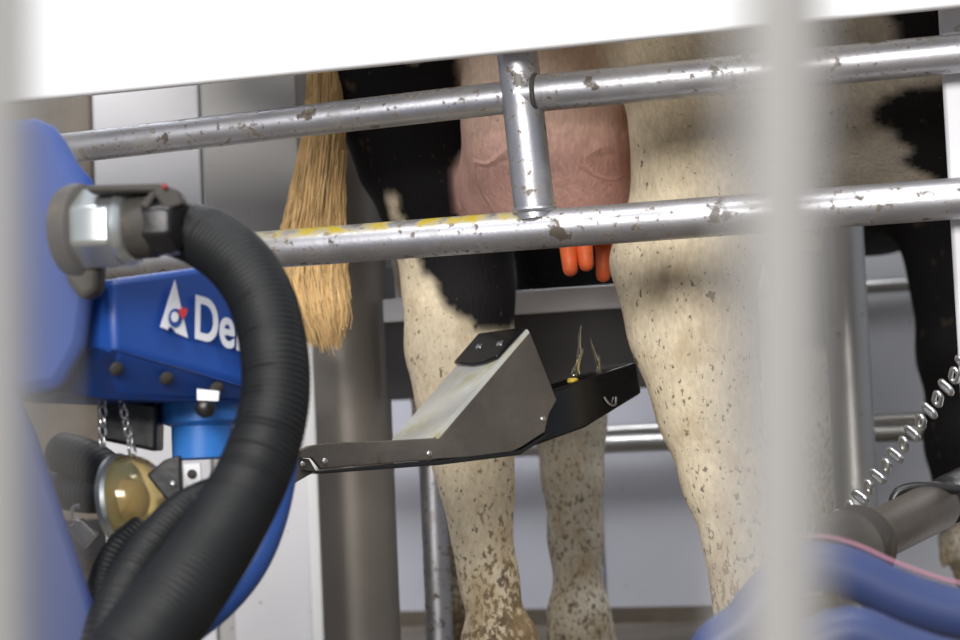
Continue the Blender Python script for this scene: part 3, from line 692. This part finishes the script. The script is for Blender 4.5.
G().add(*lathe(at(.040), ax, [(0, .024), (.016, .024), (.02, .021)], 40)).mk('seal', M['iron'], fitting, smooth=True)
G().add(*lathe(at(.052), ax, [(0, .020), (.002, .0240), (.020, .0240), (.026, .021)], 8, flat=True)).mk('hose_coupling', M['black'], fitting, bevel=.002)
G().add(*prism([P(85, 185, 1.425), P(160, 183, 1.425), P(178, 190, 1.425), P(184, 204, 1.425), P(165, 210, 1.425), P(155, 196, 1.425), P(148, 210, 1.425), P(138, 205, 1.425), P(150, 192, 1.425), P(88, 192, 1.425)], V((0, .02, 0)))).mk('clamp_bracket', M['iron'], fitting, bevel=.002)
G().add(*lathe(P(165, 187, 1.423), V((0, -1, .2)), [(0, .0022), (.002, .0022), (.003, .001)], 16)).mk('red_screw', M['darkred'], fitting, smooth=True)
# hoses
def hp(*a): return [(P(x, y, Y), w_ / 2 * Y / F) for x, y, Y, w_ in a]
G().add(*sweep(hp((150, 226, 1.475, 44), (176, 230, 1.47, 52), (205, 238, 1.46, 60), (238, 262, 1.44, 63), (262, 300, 1.42, 64), (274, 350, 1.40, 65), (275, 400, 1.385, 66), (263, 450, 1.37, 69), (242, 497, 1.35, 73), (214, 545, 1.32, 78), (182, 592, 1.29, 83), (150, 635, 1.27, 88), (105, 700, 1.24, 96)), .0010, 40, rib=.0015, period=.0042)).mk('milk_hose', M['hose'], rob, smooth=True, sharp=80)
G().add(*sweep(hp((240, 484, 1.50, 26), (210, 496, 1.48, 31), (180, 514, 1.45, 35), (150, 548, 1.42, 38), (126, 588, 1.39, 41), (108, 632, 1.36, 44), (95, 700, 1.35, 48)), .0010, 28, rib=.0020, period=.0046)).mk('corrugated_hose', M['hose'], rob, smooth=True, sharp=80)
G().add(*sweep(hp((140, 528, 1.56, 22), (118, 548, 1.54, 24), (103, 580, 1.52, 25), (98, 620, 1.5, 26), (100, 700, 1.5, 26)), .0010, 24, rib=.0016, period=.0046)).mk('corrugated_hose', M['hose'], rob, smooth=True, sharp=80)
G().add(*sweep(hp((60, 452, 1.72, 40), (90, 462, 1.70, 42), (118, 486, 1.68, 40), (90, 494, 1.70, 38), (50, 488, 1.74, 36)), .0012, 24, rib=.0005, period=.006)).mk('corrugated_hose', M['hose'], rob, smooth=True, sharp=80)
G().add(*sweep(hp((285, 330, 1.62, 24), (290, 380, 1.60, 27), (288, 430, 1.58, 28), (280, 485, 1.56, 30), (268, 532, 1.54, 30), (250, 570, 1.52, 30), (222, 603, 1.50, 31), (185, 632, 1.48, 32), (130, 670, 1.46, 32)), .006, 28)).mk('blue_hose', M['bluehose'], rob, smooth=True)
# wrist actuator
w0 = P(201, 385, 1.70)
act = G().add(*lathe(P(201, 392, 1.66), V((0, 0, -1)), [(0, .034), (.024, .034), (.026, .031), (.028, .0255), (.054, .0255), (.056, .022)], 40)).mk('wrist_motor', M['blue2'], rob, smooth=True)
G().add(*prism([P(197, 389, 1.56), P(219, 391, 1.56), P(218, 401, 1.56), P(197, 400, 1.56)], V((0, .006, 0)))).mk('white_sticker', M['whitep'], act)
G().add(*lathe(P(206, 408, 1.60), V((0, -1, 0)), [(0, .008), (.006, .008), (.008, .005)], 16)).mk('black_knob', M['black'], act, smooth=True)
for x in (183, 215):
    pg = [(x, 464), (x + 17, 463), (x + 19, 488), (x + 14, 492), (x + 4, 494)]
    hg = G().add(*prism([P(a, b, 1.62) for a, b in pg], V((0, .004, 0)))).mk('mount_plate', M['whitep'], act, bevel=.0008)
    G().add(*lathe(P(x + 9, 474, 1.619), V((0, -1, 0)), [(0, .0038), (.001, .0038), (.002, .0022)], 14)).mk('screw', M['iron'], hg, smooth=True)
G().add(*prism([P(a, b, 1.63) for a, b in [(100, 396), (157, 404), (156, 452), (100, 440)]], V((0, .04, 0)))).mk('black_housing', M['black'], rob, bevel=.003)
# gripper
uD = V((.87, .49, 0)).normalized(); wD = V((-.49, .87, 0)).normalized(); g0 = P(440, 437, 2.09)
def Q(px, py, k=0): return onp(px, py, g0, wD) + wD * k
gr = G().add(*prism([Q(x, y) for x, y in [(308, 446), (325, 443), (398, 440), (440, 437.5), (530, 332), (557, 400), (549, 414), (545, 432), (522, 447), (505, 455), (440, 459), (321, 469), (312, 458), (297, 458), (297, 452)]], wD * .006)).mk('gripper_plate', M['steel_dull'], rob, bevel=.0012)
G().add(*prism([Q(x, y, -.001) for x, y in [(302, 470), (318, 471), (440, 460), (520, 450), (547, 433), (546, 437), (520, 455), (440, 465), (318, 474)]], wD * .03)).mk('rubber_edge', M['black'], gr, bevel=.0008)
G().add(*prism([Q(x, y, .004) for x, y in [(180, 500), (270, 478), (296, 457), (311, 459), (318, 471), (290, 487), (200, 520)]], wD * .012)).mk('pivot_link', M['steel_dull'], gr, bevel=.001)
for (x, y) in ((304, 464), (324.5, 461), (429, 453.5), (543, 419)):
    G().add(*lathe(Q(x, y, .004 if x < 310 else 0), -wD, [(0, .0032), (.0015, .0030), (.0028, .001)], 16)).mk('bolt', M['chain'], gr, smooth=True)
W = .105
body = G().add(*prism([Q(x, y, .006) for x, y in [(398, 442), (440, 439), (530, 333), (556, 400), (545, 432), (505, 454), (440, 458), (400, 461)]], wD * (W - .006))).mk('gripper_box', M['steel_dull'], gr, bevel=.001)
a0, a1 = Q(438, 440), Q(530, 332.5); sn = (a1 - a0).cross(wD).normalized()
if sn.z < 0: sn = -sn
def T(t, k, lift=0): return a0.lerp(a1, t) + wD * k + sn * lift
G().add(*prism([T(0, 0, .0), T(1, 0, .0), T(1, W), T(0, W)], sn * .0025)).mk('sloped_plate', M['steel_light'], gr, bevel=.0006)
G().add(*prism([T(0, 0, .0024), T(1, 0, .0024), T(1, .0035, .0024), T(0, .0035, .0024)], sn * .0025)).mk('plate_rim', M['steel_light'], gr)
pad = [T(1.01, .008, .003), T(1.01, W, .003), T(.72, W, .003), T(.70, W * .8, .003), T(.68, W * .55, .003), T(.69, W * .3, .003), T(.73, .012, .003)]
pd_ = G().add(*prism(pad, sn * .005)).mk('rubber_pad', M['gloss'], gr, bevel=.002)
for k in (.028, .074): G().add(*lathe(T(.86, k, .0075), sn, [(0, .0048), (.0015, .0045), (.003, .001)], 16)).mk('bolt', M['chain'], pd_, smooth=True)
# black teat-cup tray under the udder
tr = [Q(x, y, .03) for x, y in [(556, 398), (566, 389), (652, 360), (657, 392), (600, 427), (528, 453), (545, 432)]]
tray = G().add(*prism(tr, wD * .055)).mk('cup_tray', M['gloss'], gr, bevel=.003)
G().add(*prism([Q(540, 388, .10), Q(590, 384, .10), Q(560, 398, .10), Q(540, 410, .10)], wD * .012)).mk('side_fin', M['steel_dull'], gr)
cc = Q(597, 379, .05)
G().add(*lathe(cc - V((0, 0, .004)), V((0, 0, 1)), [(0, .0062), (.006, .0062), (.0075, .0045)], 20)).mk('yellow_nozzle_cap', M['yellow'], tray, smooth=True)
G().add(*sweep([(Q(618, 396, .028), .0013), (Q(622, 403, .026), .0013), (Q(628, 404, .026), .0013), (Q(630, 396, .028), .0013)], .002, 8)).mk('wire_clip', M['chain'], tray, smooth=True)
# rinse water jets from the tray
wj = G()
for (x0, y0, x1, y1, r0, sw) in ((598, 373, 607, 322, .0030, 2.0), (602, 372, 606, 345, .0022, -1.5), (623, 374, 616, 335, .0020, 1.5), (626, 374, 622, 352, .0016, -1)):
    pts = []
    for k in range(9):
        t = k / 8; pts.append((Q(x0 + (x1 - x0) * t + sw * math.sin(t * 5), y0 + (y1 - y0) * t, .05), r0 * (1 - t) ** .8 * (1 + .25 * math.sin(k * 2.3)) + .0004))
    wj.add(*sweep(pts, .0015, 10))
props(wj.mk('water_spray', M['water'], smooth=True, at=cc), 'thin jets of rinse water rising from the black tray under the udder', 'water', kind='stuff')

# sight glass bowl
bc = P(133, 499, 1.60); bd = (V((1, -.35, .1))).normalized()
sg = empty('sight_glass', bc - V((0, 0, .04)), 'round amber clear bowl with steel rim hanging under the blue arm', 'filter bowl')
R = .036
G().add(*lathe(bc - bd * .014, bd, [(0, .034), (.001, R + .001), (.006, R + .002), (.009, R), (.010, .030)], 48)).mk('steel_rim', M['nut'], sg, smooth=True)
prof = [(R * 1.0 * math.sin(a) * .95, R * math.cos(a)) for a in [i * math.pi / 2 / 14 for i in range(14)]] + [(R * .95, .001)]
inn = [(h * .93, r * .93) for h, r in prof][::-1]
G().add(*lathe(bc - bd * .005, bd, prof + inn, 48)).mk('clear_bowl', M['amber'], sg, smooth=True)
G().add(*lathe(bc - bd * .005, bd, [(0, .018), (.010, .016), (.015, .010), (.017, .002)], 32)).mk('amber_residue', M['gold'], sg, smooth=True)
G().add(*prism([P(x, y, 1.555) for x, y in [(146, 475), (164, 460), (180, 455), (182, 492), (168, 502), (158, 490)]], V((0, .012, 0)))).mk('black_bracket', M['black'], sg, bevel=.002)
G().add(*lathe(P(173, 484, 1.554), V((0, -1, 0)), [(0, .0028), (.002, .0025), (.003, .001)], 14)).mk('screw', M['chain'], sg, smooth=True)
bk = G().add(*prism([P(x, y, 1.64) for x, y in [(66, 528), (80, 518), (97, 534), (84, 549)]], V((0, .01, 0)))).mk('wing_bracket', M['steel'], sg, bevel=.001)
G().add(*sweep([(P(80, 506, 1.64), .0016), (P(73, 508, 1.64), .0016), (P(73, 518, 1.64), .0016), (P(80, 522, 1.64), .0016)], .002, 8)).mk('wire_loop', M['chain'], sg, smooth=True)

# chains
def link_mesh(l, w_, r):
    pts = []; 
    for i in range(33):
        a = 2 * math.pi * i / 32; x = math.cos(a) * (w_ / 2 - r); z = math.sin(a) * (w_ / 2 - r) + (1 if math.sin(a) > 0 else -1) * (l - w_) / 2
        pts.append((V((x, 0, z)), r))
    vs, fs = sweep(pts, .05, 8); me = bpy.data.meshes.new('link'); me.from_pydata([tuple(v) for v in vs], [], fs[:-2]); me.update()
    me.polygons.foreach_set('use_smooth', [True] * len(me.polygons)); me.materials.append(M['chain']); return me
def chain(p, q, l, w_, r, label, twist=math.pi / 2, base=.75, sag=0, group=None):
    n = max(2, int((q - p).length / (l - 3.2 * r))); e = empty('chain', p, label, 'chain', group); me = link_mesh(l, w_, r)
    def pt(t): return p.lerp(q, t) - V((0, 0, sag * 4 * t * (1 - t)))
    for i in range(n):
        t = (i + .5) / n; d = pt(t + .01) - pt(t - .01); o = bpy.data.objects.new('link', me); col.objects.link(o); o.parent = e
        x, y, z = frame(d); R_ = Matrix((x, y, z)).transposed() @ Matrix.Rotation(math.pi / 2 + base * (1 if i % 2 else -1), 3, 'Z') @ Matrix.Rotation(.22, 3, 'Y')
        o.location = pt(t) - p; o.rotation_euler = R_.to_euler()
chain(P(103, 396, 1.59), P(102, 446, 1.59), .0105, .0080, .0012, 'short chain hanging under the blue arm, left of two')
chain(P(121, 399, 1.59), P(133, 455, 1.59), .0105, .0080, .0012, 'short chain under the blue arm reaching the amber bowl')
chain(P(975, 345, 1.85), P(838, 522, 1.80), .0205, .0125, .0023, 'long steel chain slanting down at the right edge', sag=.006)

# right foreground cylinder and blue hoses
pc = empty('air_cylinder', P(880, 640, 1.75), 'grey metal cylinder with black end fittings at lower right', 'cylinder'); 
c1, c2 = P(862, 543, 1.68), P(938, 505, 1.80)
dc = (c2 - c1).normalized(); lc = (c2 - c1).length
G().add(*lathe(c1, dc, [(0, .021), (lc - .004, .0225), (lc, .021)], 40)).mk('barrel', M['steel_dull'], pc, smooth=True)
G().add(*lathe(c1 - dc * .030, dc, [(0, .026), (.004, .033), (.028, .033), (.034, .026)], 32)).mk('end_cap', M['iron'], pc, smooth=True)
G().add(*lathe(c2, dc, [(0, .018), (.02, .018), (.022, .022), (.10, .022)], 32)).mk('rod_cap', M['black'], pc, smooth=True)
G().add(*sweep([(P(x, y, 1.78), .0045) for x, y in [(893, 502), (898, 492), (915, 487), (940, 488), (990, 492)]], .004, 14)).mk('air_line', M['black'], pc, smooth=True)
def hs(pts, r, m, label, Y): 
    f_ = P(*pts[0], Y); f_.z = .02
    return props(G().add(*sweep(([(f_, r)] if r > .01 else []) + [(P(x, y, Y), r) for x, y in pts], .008, 24)).mk('blue_hose' if r > .01 else 'highlight_line', M[m], smooth=True, at=f_), label, 'hose')
hs([(700, 700), (748, 620), (785, 578), (820, 566), (855, 575), (900, 596), (960, 614), (1040, 622)], .0165, 'blue3', 'thick blue hose arching across the lower right corner', 1.30)
hs([(720, 760), (775, 690), (806, 652), (850, 632), (900, 650), (960, 668), (1040, 675)], .0165, 'blue3', 'lower blue hose running below the thick one at lower right', 1.26)
hs([(776, 550), (815, 536), (855, 544), (900, 564), (960, 583), (1040, 591)], .0011, 'pink', 'thin pink line added as the edge highlight on top of the blue hoses', 1.30)  # thin tube put in as the highlight along the hose's upper edge

# ------------------------------------------------------------------ foreground bars, out of focus
def fbar(px, Y, w_, label):
    a = P(px, 900, Y); b = P(px, -400, Y); a = b + (a - b) * (b.z / (b.z - a.z))
    props(G().add(*cyl(a, b, w_ / 2, 24)).mk('fence_bar' if w_ > .006 else 'haze_wire', M['post'], smooth=True, at=a), label, 'bar')
fbar(789, .255, .0100, 'blurred pale upright bar close to the viewer, right of the middle')
fbar(748, .20, .0030, 'thin blurred upright wire added for the soft haze just left of the thicker bar')  # wire added so that its blur softens the bar's left edge
fbar(-8, .255, .0088, 'blurred pale upright bar close to the viewer, at the left edge')
fbar(46, .20, .0012, 'thin blurred upright wire added for the haze just right of the left edge bar')  # wire added so that its blur hazes the left of the view

# ------------------------------------------------------------------ light
def area(loc, target, size, sy, e, c=(1, 1, 1)):
    ld = bpy.data.lights.new('area_light', 'AREA'); ld.shape = 'RECTANGLE'; ld.size = size; ld.size_y = sy; ld.energy = e; ld.color = c
    o = bpy.data.objects.new('unseen_light', ld); col.objects.link(o); o.location = loc
    o.rotation_euler = (V(target) - V(loc)).to_track_quat('-Z', 'Y').to_euler(); return o
area((-1.0, -2.6, 1.75), (0, 2.1, .5), 2.6, 1.2, 205, (1, .965, .92))  # unseen window-like key behind the camera, inferred from the rail highlights
area((-.2, .9, 2.6), (-.1, 1.8, .8), 2.2, .35, 42, (1, .98, .96))  # light added overhead to whiten the cover panel, no source seen
area((.3, 3.35, 2.5), (.2, 3.9, 0), 2.6, .5, 85, (.95, .96, 1))  # light added at the back to brighten the far partition, no source seen
w = bpy.data.worlds.new('world'); sc.world = w; w.use_nodes = True
w.node_tree.nodes['Background'].inputs[0].default_value = (.80, .87, 1.0, 1); w.node_tree.nodes['Background'].inputs[1].default_value = .42
